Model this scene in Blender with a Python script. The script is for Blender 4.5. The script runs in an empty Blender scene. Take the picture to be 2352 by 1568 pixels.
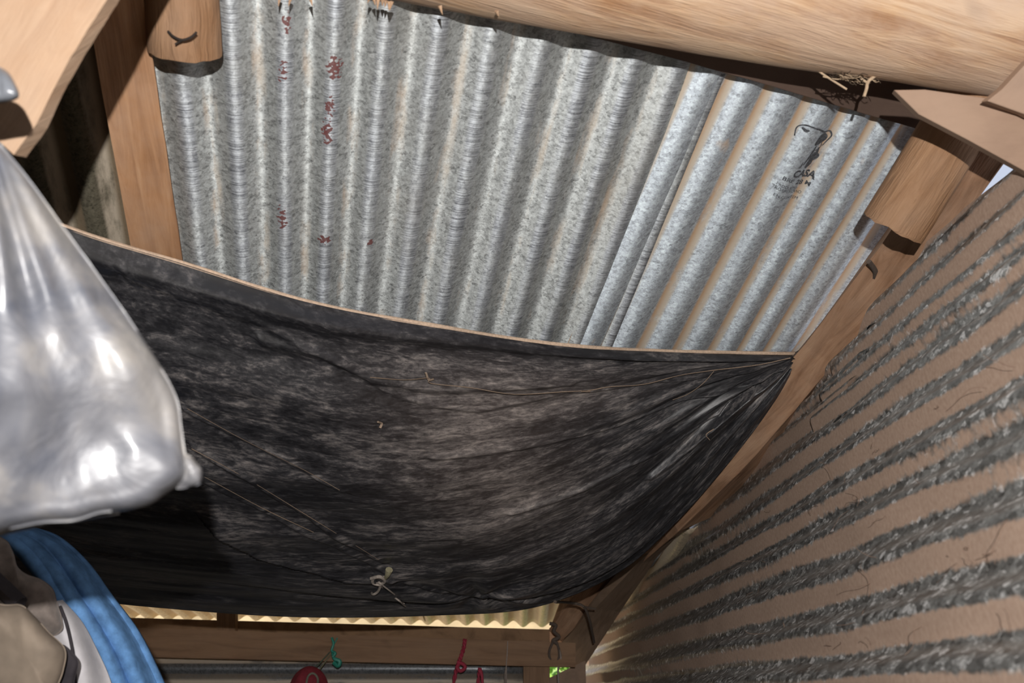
import bpy, bmesh, math, random
import numpy as np
from mathutils import Vector, Matrix, noise

random.seed(7)
SC = bpy.context.scene
COL = SC.collection

# ------------------------------------------------------------------ camera
F = 2287.0                       # focal length in pixels of the 2352 px wide frame
PITCH = math.radians(19)
CAM = Vector((0, 0, 1.6))
cp, sp = math.cos(PITCH), math.sin(PITCH)
cd = bpy.data.cameras.new('camera'); cam = bpy.data.objects.new('camera', cd); COL.objects.link(cam)
cam.location = CAM
cam.rotation_euler = (math.pi/2 + PITCH, 0, 0)
cd.sensor_width = 36; cd.lens = 36*F/2352; cd.clip_start = 0.05
cd.dof.use_dof = True; cd.dof.focus_distance = 2.1; cd.dof.aperture_fstop = 6.0
SC.camera = cam

# ------------------------------------------------------------------ world, lights, exposure
SC.view_settings.view_transform = 'Standard'
SC.view_settings.look = 'None'
SC.view_settings.gamma = 1
SC.view_settings.use_curve_mapping = False
SC.view_settings.exposure = 0.0
w = bpy.data.worlds.new('sky'); SC.world = w; w.use_nodes = True
bg = w.node_tree.nodes['Background']
bg.inputs[0].default_value = (0.75, 0.82, 1.0, 1); bg.inputs[1].default_value = 0.8

def cam2w(p):                    # camera frame (x right, y down, z forward) -> world
    x, y, z = p
    return Vector((CAM.x + x, CAM.y + z*cp + y*sp, CAM.z + z*sp - y*cp))

def lamp(name, kind, energy, color, loc, rot=(0, 0, 0), **kw):
    l = bpy.data.lights.new(name, kind); l.energy = energy; l.color = color
    for k, v in kw.items(): setattr(l, k, v)
    o = bpy.data.objects.new(name, l); COL.objects.link(o); o.location = loc; o.rotation_euler = rot
    return o
lamp('camera_flash', 'SPOT', 150, (1.0, 0.97, 0.94), cam2w((0.04, -0.20, -0.30)), (math.pi/2+PITCH, 0, 0), shadow_soft_size=0.009, spot_size=math.radians(96), spot_blend=.75)
sd = Vector((0.45, 0.25, -1.0))  # direction the sunlight travels
sun = lamp('sun', 'SUN', 5.0, (1.0, 0.87, 0.66), (0, 0, 12), angle=0.01)
sun.rotation_euler = sd.to_track_quat('-Z', 'Y').to_euler()

# ------------------------------------------------------------------ geometry of the place
def ray(px, py): return np.array([(px-1176)/F, (py-784)/F, 1.0])
def W(px, py, z): return cam2w(ray(px, py)*z)
def on_y(px, py, y):             # point of the upright plane world-y = y
    d = cam2w(ray(px, py)) - CAM
    return CAM + d*(y/d.y)
def on_plane(N, px, py, lift=0.0):
    r = ray(px, py); return r/(N@r)*(1-lift)

# roof plane (camera frame): N.P = 1, its corrugations run along RD
_b = -.00008; _c = (-1-55*_b)/2307; _a = 1-_b*600-_c*300
NR = np.array([_b*F, _c*F, _a+_b*1176+_c*784]); NR = NR/(NR@ray(600, 300))/1.55
RN = NR/np.linalg.norm(NR); RD = ray(655, 2607); RD = RD/np.linalg.norm(RD); RE = np.cross(RN, RD)
R0 = RN/np.linalg.norm(NR)
# right wall plane
_v1 = ray(1040, 1610); _v2 = ray(2352, -1315)
WN = np.cross(_v1, _v2); WN /= np.linalg.norm(WN)
if WN@ray(2000, 1000) < 0: WN = -WN
WD = _v1/np.linalg.norm(_v1); WE = np.cross(WN, WD)
_ys = [513, 571, 651, 766, 881, 995, 1148, 1324, 1485]
def _we(y, x=2352, D=1.0):
    r = ray(x, y); return (r/(WN@r)*D)@WE
DW = .076/abs(np.mean(np.diff([_we(y) for y in _ys])[3:]))
DW *= 1.035
NW = WN/DW; W0 = WN*DW

# ------------------------------------------------------------------ materials
def mat(name):
    m = bpy.data.materials.new(name); m.use_nodes = True
    nt = m.node_tree; b = nt.nodes['Principled BSDF']
    return m, nt, b
def N_(nt, t, **kw):
    n = nt.nodes.new(t)
    for k, v in kw.items():
        if k.startswith('i_'): n.inputs[k[2:].replace('_', ' ')].default_value = v
        else: setattr(n, k, v)
    return n
def ln(nt, a, b): nt.links.new(a, b)
def val(nt, x):
    return x
def M(nt, op, a, b=None, c=None, clamp=False):
    n = nt.nodes.new('ShaderNodeMath'); n.operation = op; n.use_clamp = clamp
    for i, v in enumerate((a, b, c)):
        if v is None: continue
        if isinstance(v, (int, float)): n.inputs[i].default_value = v
        else: ln(nt, v, n.inputs[i])
    return n.outputs[0]
def mixc(nt, fac, a, b):
    n = nt.nodes.new('ShaderNodeMix'); n.data_type = 'RGBA'
    for i, v in ((0, fac), (6, a), (7, b)):
        if isinstance(v, (int, float)): n.inputs[i].default_value = v
        elif isinstance(v, tuple): n.inputs[i].default_value = (*v, 1) if len(v) == 3 else v
        else: ln(nt, v, n.inputs[i])
    return n.outputs[2]
def ramp(nt, fac, stops, interp='LINEAR'):
    n = nt.nodes.new('ShaderNodeValToRGB'); n.color_ramp.interpolation = interp
    el = n.color_ramp.elements
    while len(el) < len(stops): el.new(0.5)
    for e, (p, c) in zip(el, stops):
        e.position = p
        e.color = (*c, 1) if isinstance(c, tuple) else (c, c, c, 1)
    ln(nt, fac, n.inputs[0]); return n.outputs[0]
def scaled(nt, vec, s, off=(0, 0, 0), rot=(0, 0, 0)):
    n = nt.nodes.new('ShaderNodeMapping'); n.inputs['Scale'].default_value = s
    n.inputs['Location'].default_value = off; n.inputs['Rotation'].default_value = rot
    ln(nt, vec, n.inputs[0]); return n.outputs[0]
def noise_(nt, vec, scale, detail=4, rough=.55, dist=0.0):
    n = nt.nodes.new('ShaderNodeTexNoise'); n.inputs['Scale'].default_value = scale
    n.inputs['Detail'].default_value = detail; n.inputs['Roughness'].default_value = rough
    n.inputs['Distortion'].default_value = dist
    if vec is not None: ln(nt, vec, n.inputs['Vector'])
    return n.outputs['Fac']
def voro(nt, vec, scale, feature='F1', out='Color'):
    n = nt.nodes.new('ShaderNodeTexVoronoi'); n.inputs['Scale'].default_value = scale; n.feature = feature
    ln(nt, vec, n.inputs['Vector']); return n.outputs[out]
def uvn(nt, name='UVMap'):
    n = nt.nodes.new('ShaderNodeUVMap'); n.uv_map = name; return n.outputs[0]
def obc(nt):
    return nt.nodes.new('ShaderNodeTexCoord').outputs['Object']
def bump(nt, b, h, strength, dist=.002):
    n = nt.nodes.new('ShaderNodeBump'); n.inputs['Strength'].default_value = strength
    n.inputs['Distance'].default_value = dist
    ln(nt, h, n.inputs['Height']); ln(nt, n.outputs[0], b.inputs['Normal'])
def sepx(nt, v):
    n = nt.nodes.new('ShaderNodeSeparateXYZ'); ln(nt, v, n.inputs[0]); return n.outputs[0], n.outputs[1]
def gray(nt, col):
    n = nt.nodes.new('ShaderNodeRGBToBW'); ln(nt, col, n.inputs[0]); return n.outputs[0]

def wood(name, dark, mid, light, dustc=None, dust=0.0, rough=.75, gs=(45, 4), dist=.8, bmp=.5, pos=(.3, .5, .7)):
    """UV in metres: u across the grain, v along it."""
    m, nt, b = mat(name)
    uv = uvn(nt)
    g = noise_(nt, scaled(nt, uv, (gs[0], gs[1], 1)), 1, 6, .6, dist)
    big = noise_(nt, scaled(nt, uv, (9, 2.2, 1)), 1, 3, .5, .5)
    f = M(nt, 'ADD', M(nt, 'MULTIPLY', g, .6), M(nt, 'MULTIPLY', big, .4))
    c = ramp(nt, f, [(pos[0], dark), (pos[1], mid), (pos[2], light)])
    fine = noise_(nt, scaled(nt, uv, (400, 25, 1)), 1, 3)
    c = mixc(nt, M(nt, 'MULTIPLY', fine, .25), c, dark)
    kn = noise_(nt, scaled(nt, uv, (14, 7, 1)), 1, 2, .5)
    kn = M(nt, 'MULTIPLY', M(nt, 'SUBTRACT', kn, .66), 9, clamp=True)
    c = mixc(nt, M(nt, 'MULTIPLY', kn, .55), c, tuple(x*.45 for x in dark))
    if dustc:
        dn = noise_(nt, scaled(nt, uv, (10, 6, 1)), 1, 6, .65)
        df = M(nt, 'MULTIPLY', M(nt, 'SUBTRACT', dn, .5-dust*.35), 3.0, clamp=True)
        c = mixc(nt, M(nt, 'MULTIPLY', df, dust), c, dustc)
    ln(nt, c, b.inputs['Base Color']); b.inputs['Roughness'].default_value = rough
    b.inputs['Specular IOR Level'].default_value = .3
    bump(nt, b, M(nt, 'ADD', g, M(nt, 'MULTIPLY', fine, .5)), bmp, .003)
    return m

def plain(name, col, rough=.7, metallic=0, var=.25, scale=60, spec=.4, sheen=0, bmp=.2, dark=None):
    m, nt, b = mat(name)
    n = noise_(nt, obc(nt), scale, 4, .6)
    d = dark or tuple(c*(1-var) for c in col); l = tuple(min(1, c*(1+var*.6)) for c in col)
    ln(nt, ramp(nt, n, [(.3, d), (.7, l)]), b.inputs['Base Color'])
    b.inputs['Roughness'].default_value = rough; b.inputs['Metallic'].default_value = metallic
    b.inputs['Specular IOR Level'].default_value = spec
    b.inputs['Sheen Weight'].default_value = sheen
    bump(nt, b, n, bmp, .002)
    return m

ANISO = 0.25
EQ0, EQ1 = _we(_ys[0], D=DW), _we(_ys[-1], D=DW)
def galvanised(name, base, kind, spots=(), tan=(.62, .43, .27), metallic=.75):
    """UVMap: u = corrugation count (crest at whole numbers), v = metres along. UVm: metres across, along."""
    m, nt, b = mat(name)
    uv, uvm = uvn(nt), uvn(nt, 'UVm')
    u, v = sepx(nt, uv)
    crest = M(nt, 'COSINE', M(nt, 'MULTIPLY', u, 2*math.pi))          # 1 on the crest nearest the room
    side = M(nt, 'SINE', M(nt, 'MULTIPLY', u, 2*math.pi))
    wob = scaled(nt, uvm, (1, .6 if kind == 'wall' else 1, 1))
    sp1 = gray(nt, voro(nt, wob, 190 if kind != 'wall' else 130))
    sp2 = gray(nt, voro(nt, wob, 420 if kind != 'wall' else 330))
    ns = noise_(nt, uvm, 60, 6, .7)
    if kind == 'wall':
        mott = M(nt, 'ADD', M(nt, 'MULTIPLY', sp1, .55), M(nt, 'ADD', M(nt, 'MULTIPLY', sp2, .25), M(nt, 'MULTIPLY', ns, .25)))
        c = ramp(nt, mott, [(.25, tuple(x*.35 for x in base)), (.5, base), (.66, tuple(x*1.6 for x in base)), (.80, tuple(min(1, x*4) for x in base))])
    else:
        mott = M(nt, 'ADD', M(nt, 'MULTIPLY', sp1, .3), M(nt, 'ADD', M(nt, 'MULTIPLY', sp2, .25), M(nt, 'MULTIPLY', ns, .5)))
        c = ramp(nt, mott, [(.28, tuple(x*(.55 if kind == "right" else .45) for x in base)), (.5, base), (.75, tuple(min(1, x*1.38) for x in base))])
    rough = M(nt, 'ADD', .26, M(nt, 'MULTIPLY', mott, .24))
    if kind == 'left':
        # fine scuff lines across the crests, whitish bloom in the troughs
        scn = noise_(nt, scaled(nt, uvm, (5, 560, 1)), 1, 3, .7, 0)
        sm = M(nt, 'MULTIPLY', M(nt, 'SUBTRACT', scn, .47), 9, clamp=True)
        patch = noise_(nt, scaled(nt, uvm, (9, 5, 1)), 1, 3)
        cm = M(nt, 'MULTIPLY', M(nt, 'SUBTRACT', crest, .30), 2.4, clamp=True)
        cm = M(nt, 'MULTIPLY', cm, M(nt, 'MULTIPLY', M(nt, 'SUBTRACT', patch, .25), 3, clamp=True))
        c = mixc(nt, M(nt, 'MULTIPLY', cm, M(nt, 'MULTIPLY', sm, .75)), c, (.10, .11, .14))
        c = mixc(nt, M(nt, 'MULTIPLY', cm, M(nt, 'MULTIPLY', M(nt, 'SUBTRACT', 1, sm), .35)), c, (.62, .66, .78))
        oliv = noise_(nt, scaled(nt, uvm, (7, 3, 1)), 1, 4, .6)
        of = M(nt, 'MULTIPLY', M(nt, 'SUBTRACT', oliv, .52), 4, clamp=True)
        c = mixc(nt, M(nt, 'MULTIPLY', of, .35), c, (.40, .37, .31))
    if kind in ('left', 'right', 'old'):
        # tan water stain that keeps to the troughs
        tn = noise_(nt, scaled(nt, uvm, (30, 6, 1)), 1, 5, .65)
        tr = M(nt, 'MULTIPLY', M(nt, 'SUBTRACT', M(nt, 'MULTIPLY', crest, -1), {'left': .45, 'right': .48, 'old': -.4}[kind]), 2.6, clamp=True)
        tf = M(nt, 'MULTIPLY', M(nt, 'SUBTRACT', tn, {'left': .50, 'right': .27, 'old': .3}[kind]), 5, clamp=True)
        fac = M(nt, 'MULTIPLY', M(nt, 'MULTIPLY', tr, tf), {'left': .7, 'right': .95, 'old': .8}[kind])
        tcol = mixc(nt, M(nt, 'MULTIPLY', M(nt, 'ADD', side, .35), 1.2, clamp=True), (.66, .56, .44), tan)
        c = mixc(nt, fac, c, tcol)
        rough = M(nt, 'ADD', rough, M(nt, 'MULTIPLY', fac, .3))
        met = M(nt, 'MULTIPLY', M(nt, 'SUBTRACT', 1, M(nt, 'MULTIPLY', fac, .9)), metallic)
    if kind == 'right':
        bl = noise_(nt, scaled(nt, uvm, (26, 9, 1)), 1, 2, .5)
        bf = M(nt, 'MULTIPLY', M(nt, 'SUBTRACT', bl, .69), 12, clamp=True)
        c = mixc(nt, M(nt, 'MULTIPLY', bf, .7), c, (.62, .38, .18))
        met = M(nt, 'MULTIPLY', M(nt, 'SUBTRACT', 1, M(nt, 'MULTIPLY', bf, .7)), met)
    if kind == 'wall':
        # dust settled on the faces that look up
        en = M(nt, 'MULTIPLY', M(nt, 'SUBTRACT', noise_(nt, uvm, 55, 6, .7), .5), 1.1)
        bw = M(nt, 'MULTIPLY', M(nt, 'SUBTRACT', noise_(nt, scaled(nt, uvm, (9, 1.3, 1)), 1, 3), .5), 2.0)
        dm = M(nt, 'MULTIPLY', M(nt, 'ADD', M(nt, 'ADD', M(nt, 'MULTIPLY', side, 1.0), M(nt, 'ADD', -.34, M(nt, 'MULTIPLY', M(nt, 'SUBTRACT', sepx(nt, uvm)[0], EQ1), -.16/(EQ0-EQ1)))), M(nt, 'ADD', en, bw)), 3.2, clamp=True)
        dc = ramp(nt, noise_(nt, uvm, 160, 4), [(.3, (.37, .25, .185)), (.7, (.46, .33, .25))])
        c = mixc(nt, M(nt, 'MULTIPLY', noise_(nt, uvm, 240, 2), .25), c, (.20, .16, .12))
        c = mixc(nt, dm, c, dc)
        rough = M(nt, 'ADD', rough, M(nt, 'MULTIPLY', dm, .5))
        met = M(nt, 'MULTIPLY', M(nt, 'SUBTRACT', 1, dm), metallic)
    # paint or rust flecks: (u_m, v_m, ru, rv, threshold)
    su, sv = sepx(nt, uvm)
    if spots:
        fn = noise_(nt, uvm, 165, 1, .4)
        tot = None
        for (a, q, ra, rq, th) in spots:
            d = M(nt, 'ADD', M(nt, 'POWER', M(nt, 'DIVIDE', M(nt, 'SUBTRACT', su, a), ra), 2),
                  M(nt, 'POWER', M(nt, 'DIVIDE', M(nt, 'SUBTRACT', sv, q), rq), 2))
            k = M(nt, 'MULTIPLY', M(nt, 'SUBTRACT', 1, d), .28, clamp=True)
            k = M(nt, 'MULTIPLY', M(nt, 'SUBTRACT', M(nt, 'ADD', fn, k), th), 30, clamp=True)
            k = M(nt, 'MULTIPLY', k, M(nt, 'LESS_THAN', d, 1.0))
            tot = k if tot is None else M(nt, 'MAXIMUM', tot, k)
        c = mixc(nt, M(nt, 'MULTIPLY', tot, .92), c, (.16, .035, .03))
        met = M(nt, 'MULTIPLY', M(nt, 'SUBTRACT', 1, tot), met)
        rough = M(nt, 'MAXIMUM', rough, M(nt, 'MULTIPLY', tot, .8))
    ln(nt, c, b.inputs['Base Color']); ln(nt, rough, b.inputs['Roughness']); ln(nt, met, b.inputs['Metallic'])
    if kind in ('left', 'right'):
        # drawn steel: fine marks across the ridges spread the highlight along them
        b.inputs['Anisotropic'].default_value = .80; b.inputs['Anisotropic Rotation'].default_value = ANISO
        tg = nt.nodes.new('ShaderNodeTangent'); tg.direction_type = 'UV_MAP'; tg.uv_map = 'UVm'
        ln(nt, tg.outputs[0], b.inputs['Tangent'])
        rr = M(nt, 'ADD', .52, M(nt, 'MULTIPLY', mott, .26)); rr = M(nt, 'ADD', rr, M(nt, 'MULTIPLY', fac, .25))
        rough = M(nt, 'MINIMUM', rr, 1.0); ln(nt, rough, b.inputs['Roughness'])
    bump(nt, b, M(nt, 'ADD', mott, noise_(nt, uvm, 25, 3)), .12 if kind == 'wall' else .22, .0015)
    return m

# ------------------------------------------------------------------ mesh helpers
def link_mesh(name, verts, faces, m=None, parent=None, uvs=None, uv2=None, smooth=True):
    me = bpy.data.meshes.new(name)
    me.from_pydata([tuple(v) for v in verts], [], faces)
    if m: me.materials.append(m)
    for nm, arr in (('UVMap', uvs), ('UVm', uv2)):
        if arr is not None:
            l = me.uv_layers.new(name=nm)
            vi = np.empty(len(me.loops), dtype=np.int32); me.loops.foreach_get('vertex_index', vi)
            l.data.foreach_set('uv', np.array(arr, dtype=np.float32)[vi].ravel())
    if smooth: me.polygons.foreach_set('use_smooth', [True]*len(me.polygons))
    me.update()
    o = bpy.data.objects.new(name, me); COL.objects.link(o)
    if parent: o.parent = parent
    return o
def tag(o, label=None, cat=None, group=None, kind=None):
    for k, v in (('label', label), ('category', cat), ('group', group), ('kind', kind)):
        if v: o[k] = v
    return o
def empty(name, label=None, cat=None, group=None, kind=None):
    o = bpy.data.objects.new(name, None); COL.objects.link(o); o.empty_display_size = .05
    return tag(o, label, cat, group, kind)
def solid(o, t, off=-1.0):
    md = o.modifiers.new('thickness', 'SOLIDIFY'); md.thickness = t; md.offset = off; return o
def bevel(o, wd=.003, seg=2):
    md = o.modifiers.new('edges', 'BEVEL'); md.width = wd; md.segments = seg; md.limit_method = 'ANGLE'
    md.angle_limit = math.radians(40); return o
def fbm(p, s, o=3):
    return noise.fractal(Vector(p)*s, 1.0, 2.0, o)

def sweep(name, rings, m, parent=None, rough_ends=0, smooth=True):
    """Closed rings of world points joined into one solid; UV u round the ring, v along it, in metres."""
    n = len(rings[0]); V = []; U = []
    L = 0
    cen = [sum(r, Vector())/n for r in rings]
    for i, r in enumerate(rings):
        if i: L += (cen[i]-cen[i-1]).length
        s = 0
        for j in range(n+1):
            if j: s += (r[j % n]-r[j-1]).length
            V.append(r[j % n]); U.append((s, L))
    k = n+1; Fc = []
    for i in range(len(rings)-1):
        for j in range(n):
            a = i*k+j; Fc.append((a, a+1, a+1+k, a+k))
    # end caps with their own vertices so the rim stays crisp
    for ri, flip in ((0, True), (len(rings)-1, False)):
        b0 = len(V); r = rings[ri]; c = cen[ri]
        dirn = (cen[ri]-cen[ri-1]).normalized() if ri else (cen[0]-cen[1]).normalized()
        for p in r: V.append(p); U.append(((p-c).x, (p-c).z))
        V.append(c + dirn*0.0); U.append((0, 0))
        for j in range(n):
            t = (b0+j, b0+(j+1) % n, b0+n)
            Fc.append(t[::-1] if flip else t)
    o = link_mesh(name, V, Fc, m, parent, U, None, smooth)
    bm = bmesh.new(); bm.from_mesh(o.data); bmesh.ops.recalc_face_normals(bm, faces=bm.faces); bm.to_mesh(o.data); bm.free()
    if not smooth: o.data.polygons.foreach_set('use_smooth', [False]*len(o.data.polygons))
    return o

def frames(P):
    """Tangent, side and up vectors along a polyline."""
    out = []; up = Vector((0, 0, 1)); prev = None
    for i in range(len(P)):
        t = (P[min(i+1, len(P)-1)]-P[max(i-1, 0)]).normalized()
        if prev is None:
            s = t.cross(up)
            if s.length < .05: s = t.cross(Vector((1, 0, 0)))
            s.normalize()
        else:
            s = (prev - t*prev.dot(t)).normalized()
        prev = s
        out.append((t, s, s.cross(t).normalized()))
    return out
def smooth_path(P, k=6):
    """Catmull-Rom through the points."""
    if len(P) < 3: return [P[0].lerp(P[-1], i/k) for i in range(k+1)]
    Q = [P[0]*2-P[1]] + list(P) + [P[-1]*2-P[-2]]; out = []
    for i in range(1, len(Q)-2):
        a, b, c, d = Q[i-1:i+3]
        for j in range(k):
            t = j/k
            out.append(.5*((2*b)+(c-a)*t+(2*a-5*b+4*c-d)*t*t+(3*b-a-3*c+d)*t*t*t))
    out.append(P[-1]); return out
def tube(name, P, r, m, parent=None, n=8, k=6, wob=0, flat=1.0):
    P = smooth_path(P, k); rings = []
    fr = frames(P); N = len(P)
    for i, (p, (t, s, u)) in enumerate(zip(P, fr)):
        f = i/(N-1); rr = r(f) if callable(r) else r
        ring = []
        for j in range(n):
            a = 2*math.pi*j/n
            q = 1 + wob*fbm((p.x*3+math.cos(a), p.y*3+math.sin(a), p.z*3), 2.0)
            ring.append(p + s*math.cos(a)*rr*q + u*math.sin(a)*rr*q*flat)
        rings.append(ring)
    return sweep(name, rings, m, parent)
def joined(name, objs, parent=None):
    """Merge several freshly made meshes of ONE part into one mesh."""
    bm = bmesh.new(); mats = []
    for o in objs:
        for mm in o.data.materials:
            if mm not in mats: mats.append(mm)
        nb = len(bm.faces); bm.from_mesh(o.data); bm.faces.ensure_lookup_table()
        for f in bm.faces[nb:]: f.material_index = mats.index(o.data.materials[0])
    me = bpy.data.meshes.new(name); bm.to_mesh(me); bm.free()
    for mm in mats: me.materials.append(mm)
    for o in objs:
        d = o.data; bpy.data.objects.remove(o); bpy.data.meshes.remove(d)
    o = bpy.data.objects.new(name, me); COL.objects.link(o)
    if parent: o.parent = parent
    return o

def plank(name, A, B, depth, m, parent=None, seg=5, rough=.0012, back=None):
    """A board whose visible face is spanned by two edge polylines A and B (world points); it is `depth` thick away from the camera."""
    nA = []
    def resample(P, n):
        L = [0]
        for i in range(1, len(P)): L.append(L[-1]+(P[i]-P[i-1]).length)
        out = []
        for k in range(n):
            t = L[-1]*k/(n-1); i = 0
            while i < len(P)-2 and L[i+1] < t: i += 1
            out.append(P[i].lerp(P[i+1], (t-L[i])/max(1e-9, L[i+1]-L[i])))
        return out
    n = max(seg*(max(len(A), len(B))-1)+1, 12)
    A, B = resample(A, n), resample(B, n)
    rings = []
    for i in range(n):
        a, b = A[i], B[i]
        t = (A[min(i+1, n-1)]-A[max(i-1, 0)]).normalized()
        x = (b-a).normalized()
        nn = t.cross(x).normalized()
        mid = (a+b)/2
        if nn.dot(mid-CAM) < 0: nn = -nn
        if back is not None: nn = back
        ring = []
        K = 4
        for j in range(K+1):
            p = a.lerp(b, j/K); ring.append(p + nn*fbm(p, 9)*rough*2 + x*(fbm(p, 25)*rough if j in (0, K) else 0))
        for j in range(K+1):
            p = b.lerp(a, j/K) + nn*depth; ring.append(p + x*fbm(p, 20)*rough)
        rings.append(ring)
    o = sweep(name, rings, m, parent)
    o.data.polygons.foreach_set('use_smooth', [False]*len(o.data.polygons))
    return bevel(o, .002, 2)

def sheet(name, E0, E1, D0, D1, phase, n, base, e, d, m, parent, amp=.0088, steps=14, dseg=46, lift=0.0, warp=None, keep=None):
    """Corrugated sheet in a plane: e across, d along; phase(e) counts the ridges; n points away from the room."""
    V = []; U = []; U2 = []; Fc = []
    ne = int(abs(E1-E0)/.0745*steps)
    for i in range(ne+1):
        ee = E0+(E1-E0)*i/ne
        for j in range(dseg+1):
            dd = D0+(D1-D0)*j/dseg
            e2 = ee + (warp(ee, dd) if warp else 0)
            ph = phase(ee)
            h = amp*math.cos(2*math.pi*ph) + .0012*fbm((ee*3, dd*3, lift*50), 2)
            p = base + e*e2 + d*dd - n*(h+lift)
            V.append(cam2w(p)); U.append((ph, dd)); U2.append((ee, dd))
    k = dseg+1
    for i in range(ne):
        for j in range(dseg):
            a = i*k+j
            if keep:
                ee = E0+(E1-E0)*(i+.5)/ne; dd = D0+(D1-D0)*(j+.5)/dseg
                if not keep(ee, dd): continue
            Fc.append((a, a+1, a+k+1, a+k))
    o = link_mesh(name, V, Fc, m, parent, U, U2)
    return solid(o, .0006, 0)

def interp(xs, ys):
    """Piecewise-linear with straight extrapolation."""
    z = sorted(zip(xs, ys)); xs = [a for a, _ in z]; ys = [b for _, b in z]
    s0 = (ys[1]-ys[0])/(xs[1]-xs[0]); s1 = (ys[-1]-ys[-2])/(xs[-1]-xs[-2])
    def f(x):
        if x <= xs[0]: return ys[0]+(x-xs[0])*math.copysign(1/.0745, s0)
        if x >= xs[-1]: return ys[-1]+(x-xs[-1])*math.copysign(1/.0745, s1)
        for i in range(len(xs)-1):
            if x <= xs[i+1]: return ys[i]+(ys[i+1]-ys[i])*(x-xs[i])/(xs[i+1]-xs[i])
    return f
def re_(x, y): p = on_plane(NR, x, y); return float(p@RE)
def rd_(x, y): p = on_plane(NR, x, y); return float(p@RD)

# ------------------------------------------------------------------ the setting: roof of corrugated sheets
ceiling = empty('ceiling', kind='structure')
crest_l = [(re_(a, 250)+re_(b, 650))/2 for a, b in zip([425, 536, 655, 759, 871, 988, 1110, 1216, 1322], [464, 562, 655, 744, 829, 923, 1016, 1114, 1208])]
ph_l = interp(crest_l, list(range(9)))
tan_r = [re_(x, 300) for x in (1722, 1820, 1914, 1991, 2069)]
ph_r = interp(tan_r, [13.5+i for i in range(5)])
def spot(x, y, ru, rv, th=.62): return (re_(x, y), rd_(x, y), ru, rv, th)
SP = [spot(768, 150, .014, .030, .66), spot(757, 240, .010, .025, .69), spot(752, 300, .010, .035, .66), spot(650, 160, .010, .03, .74),
      spot(648, 495, .010, .035, .68), spot(745, 545, .012, .012, .62), spot(851, 553, .007, .010, .62), spot(660, 45, .008, .02, .66)]
m_left = galvanised('galvanised_scuffed', (.56, .585, .58), 'left', SP, metallic=.66)
m_right = galvanised('galvanised_stained', (.64, .70, .76), 'right', tan=(.66, .43, .25), metallic=.6)
m_old = galvanised('galvanised_old', (.20, .18, .13), 'old', tan=(.26, .19, .12), metallic=.4)
# overlap edge: pixel line (1590,150)-(1310,780), a little askew to the ridges
eA, dA, eB, dB = re_(1588, 150), rd_(1588, 150), re_(1312, 780), rd_(1312, 780)
def lapw(ee, dd):               # skew of the right sheet, fading out to its far side
    e_edge = eA+(eB-eA)*(dd-dA)/(dB-dA)
    k = max(0, 1-abs(ee-eA)/.35)
    return (e_edge-eA)*k
DD0, DD1 = rd_(1176, 300)-1.6, rd_(1100, 1325)
tag(sheet('corrugated_sheet', re_(400, 300)+.06, eA-.06, DD0, DD1, ph_l, RN, R0, RE, RD, m_left, ceiling, amp=.0078, lift=-.002),
    'grey scuffed corrugated metal sheet with red flecks')
_rk = sorted((rd_(x, y), re_(x, y)) for x, y in ((2175, 300), (2085, 542), (1880, 812), (1735, 1010), (1580, 1190), (1430, 1400)))
def rake_e(dd):
    i = 0
    while i < len(_rk)-2 and _rk[i+1][0] < dd: i += 1
    (a, b), (c, d) = _rk[i], _rk[i+1]; return b+(d-b)*(dd-a)/(c-a)
right_sheet = tag(sheet('corrugated_sheet', eA+.004, re_(2110, 300)-.75, DD0, DD1, ph_r, RN, R0, RE, RD, m_right, ceiling, amp=.0062, lift=.004, warp=lapw, keep=lambda ee, dd: dd < rd_(2310, 290) or ee > (rake_e(dd) if dd > rd_(2175, 300) else re_(2110, 300)-.09)),
    'bluish corrugated metal sheet with tan streaks and a black stamp')
tag(sheet('corrugated_sheet', re_(400, 300)+1.2, re_(400, 300)+.03, DD0, DD1, lambda x: x/.0745, RN, R0+RN*.02, RE, RD, m_old, ceiling),
    'dull brown corrugated metal sheet left of the rafter')

# overhang sheet over the far wall, seen from below between tarp and rail
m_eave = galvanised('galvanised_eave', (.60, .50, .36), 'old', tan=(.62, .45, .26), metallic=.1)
def world_sheet(name, P00, across, along, wid, length, m, parent, amp, pitch, lab=None, dseg=20, steps=14):
    n = across.cross(along).normalized(); V = []; U = []; U2 = []; Fc = []
    ne = int(wid/pitch*steps)
    for i in range(ne+1):
        x = wid*i/ne
        for j in range(dseg+1):
            y = length*j/dseg
            V.append(P00+across*x+along*y+n*amp*math.cos(2*math.pi*x/pitch)*(1+.25*fbm((x*4, y, 0), 2))+n*.004*fbm((x*2, y*2, 5), 2))
            U.append((x/pitch, y)); U2.append((x, y))
    k = dseg+1
    for i in range(ne):
        for j in range(dseg):
            a = i*k+j; Fc.append((a, a+1, a+k+1, a+k))
    o = link_mesh(name, V, Fc, m, parent, U, U2); solid(o, .0008, 0)
    if lab: o['label'] = lab
    return o
pa, pb = W(250, 1413, 3.98), W(1310, 1438, 3.98)
ac = (pb-pa).normalized(); al = Vector((0, -1, .15)).normalized()
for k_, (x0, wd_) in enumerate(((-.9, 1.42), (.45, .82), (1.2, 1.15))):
    world_sheet('corrugated_sheet', pa+ac*x0+Vector((0, -.05*(k_ % 2), .004*k_-.004)), ac, al, wd_, 1.36, m_eave, ceiling, .0105, .076, 'sunlit golden corrugated overhang sheet beyond the far rails')

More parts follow.
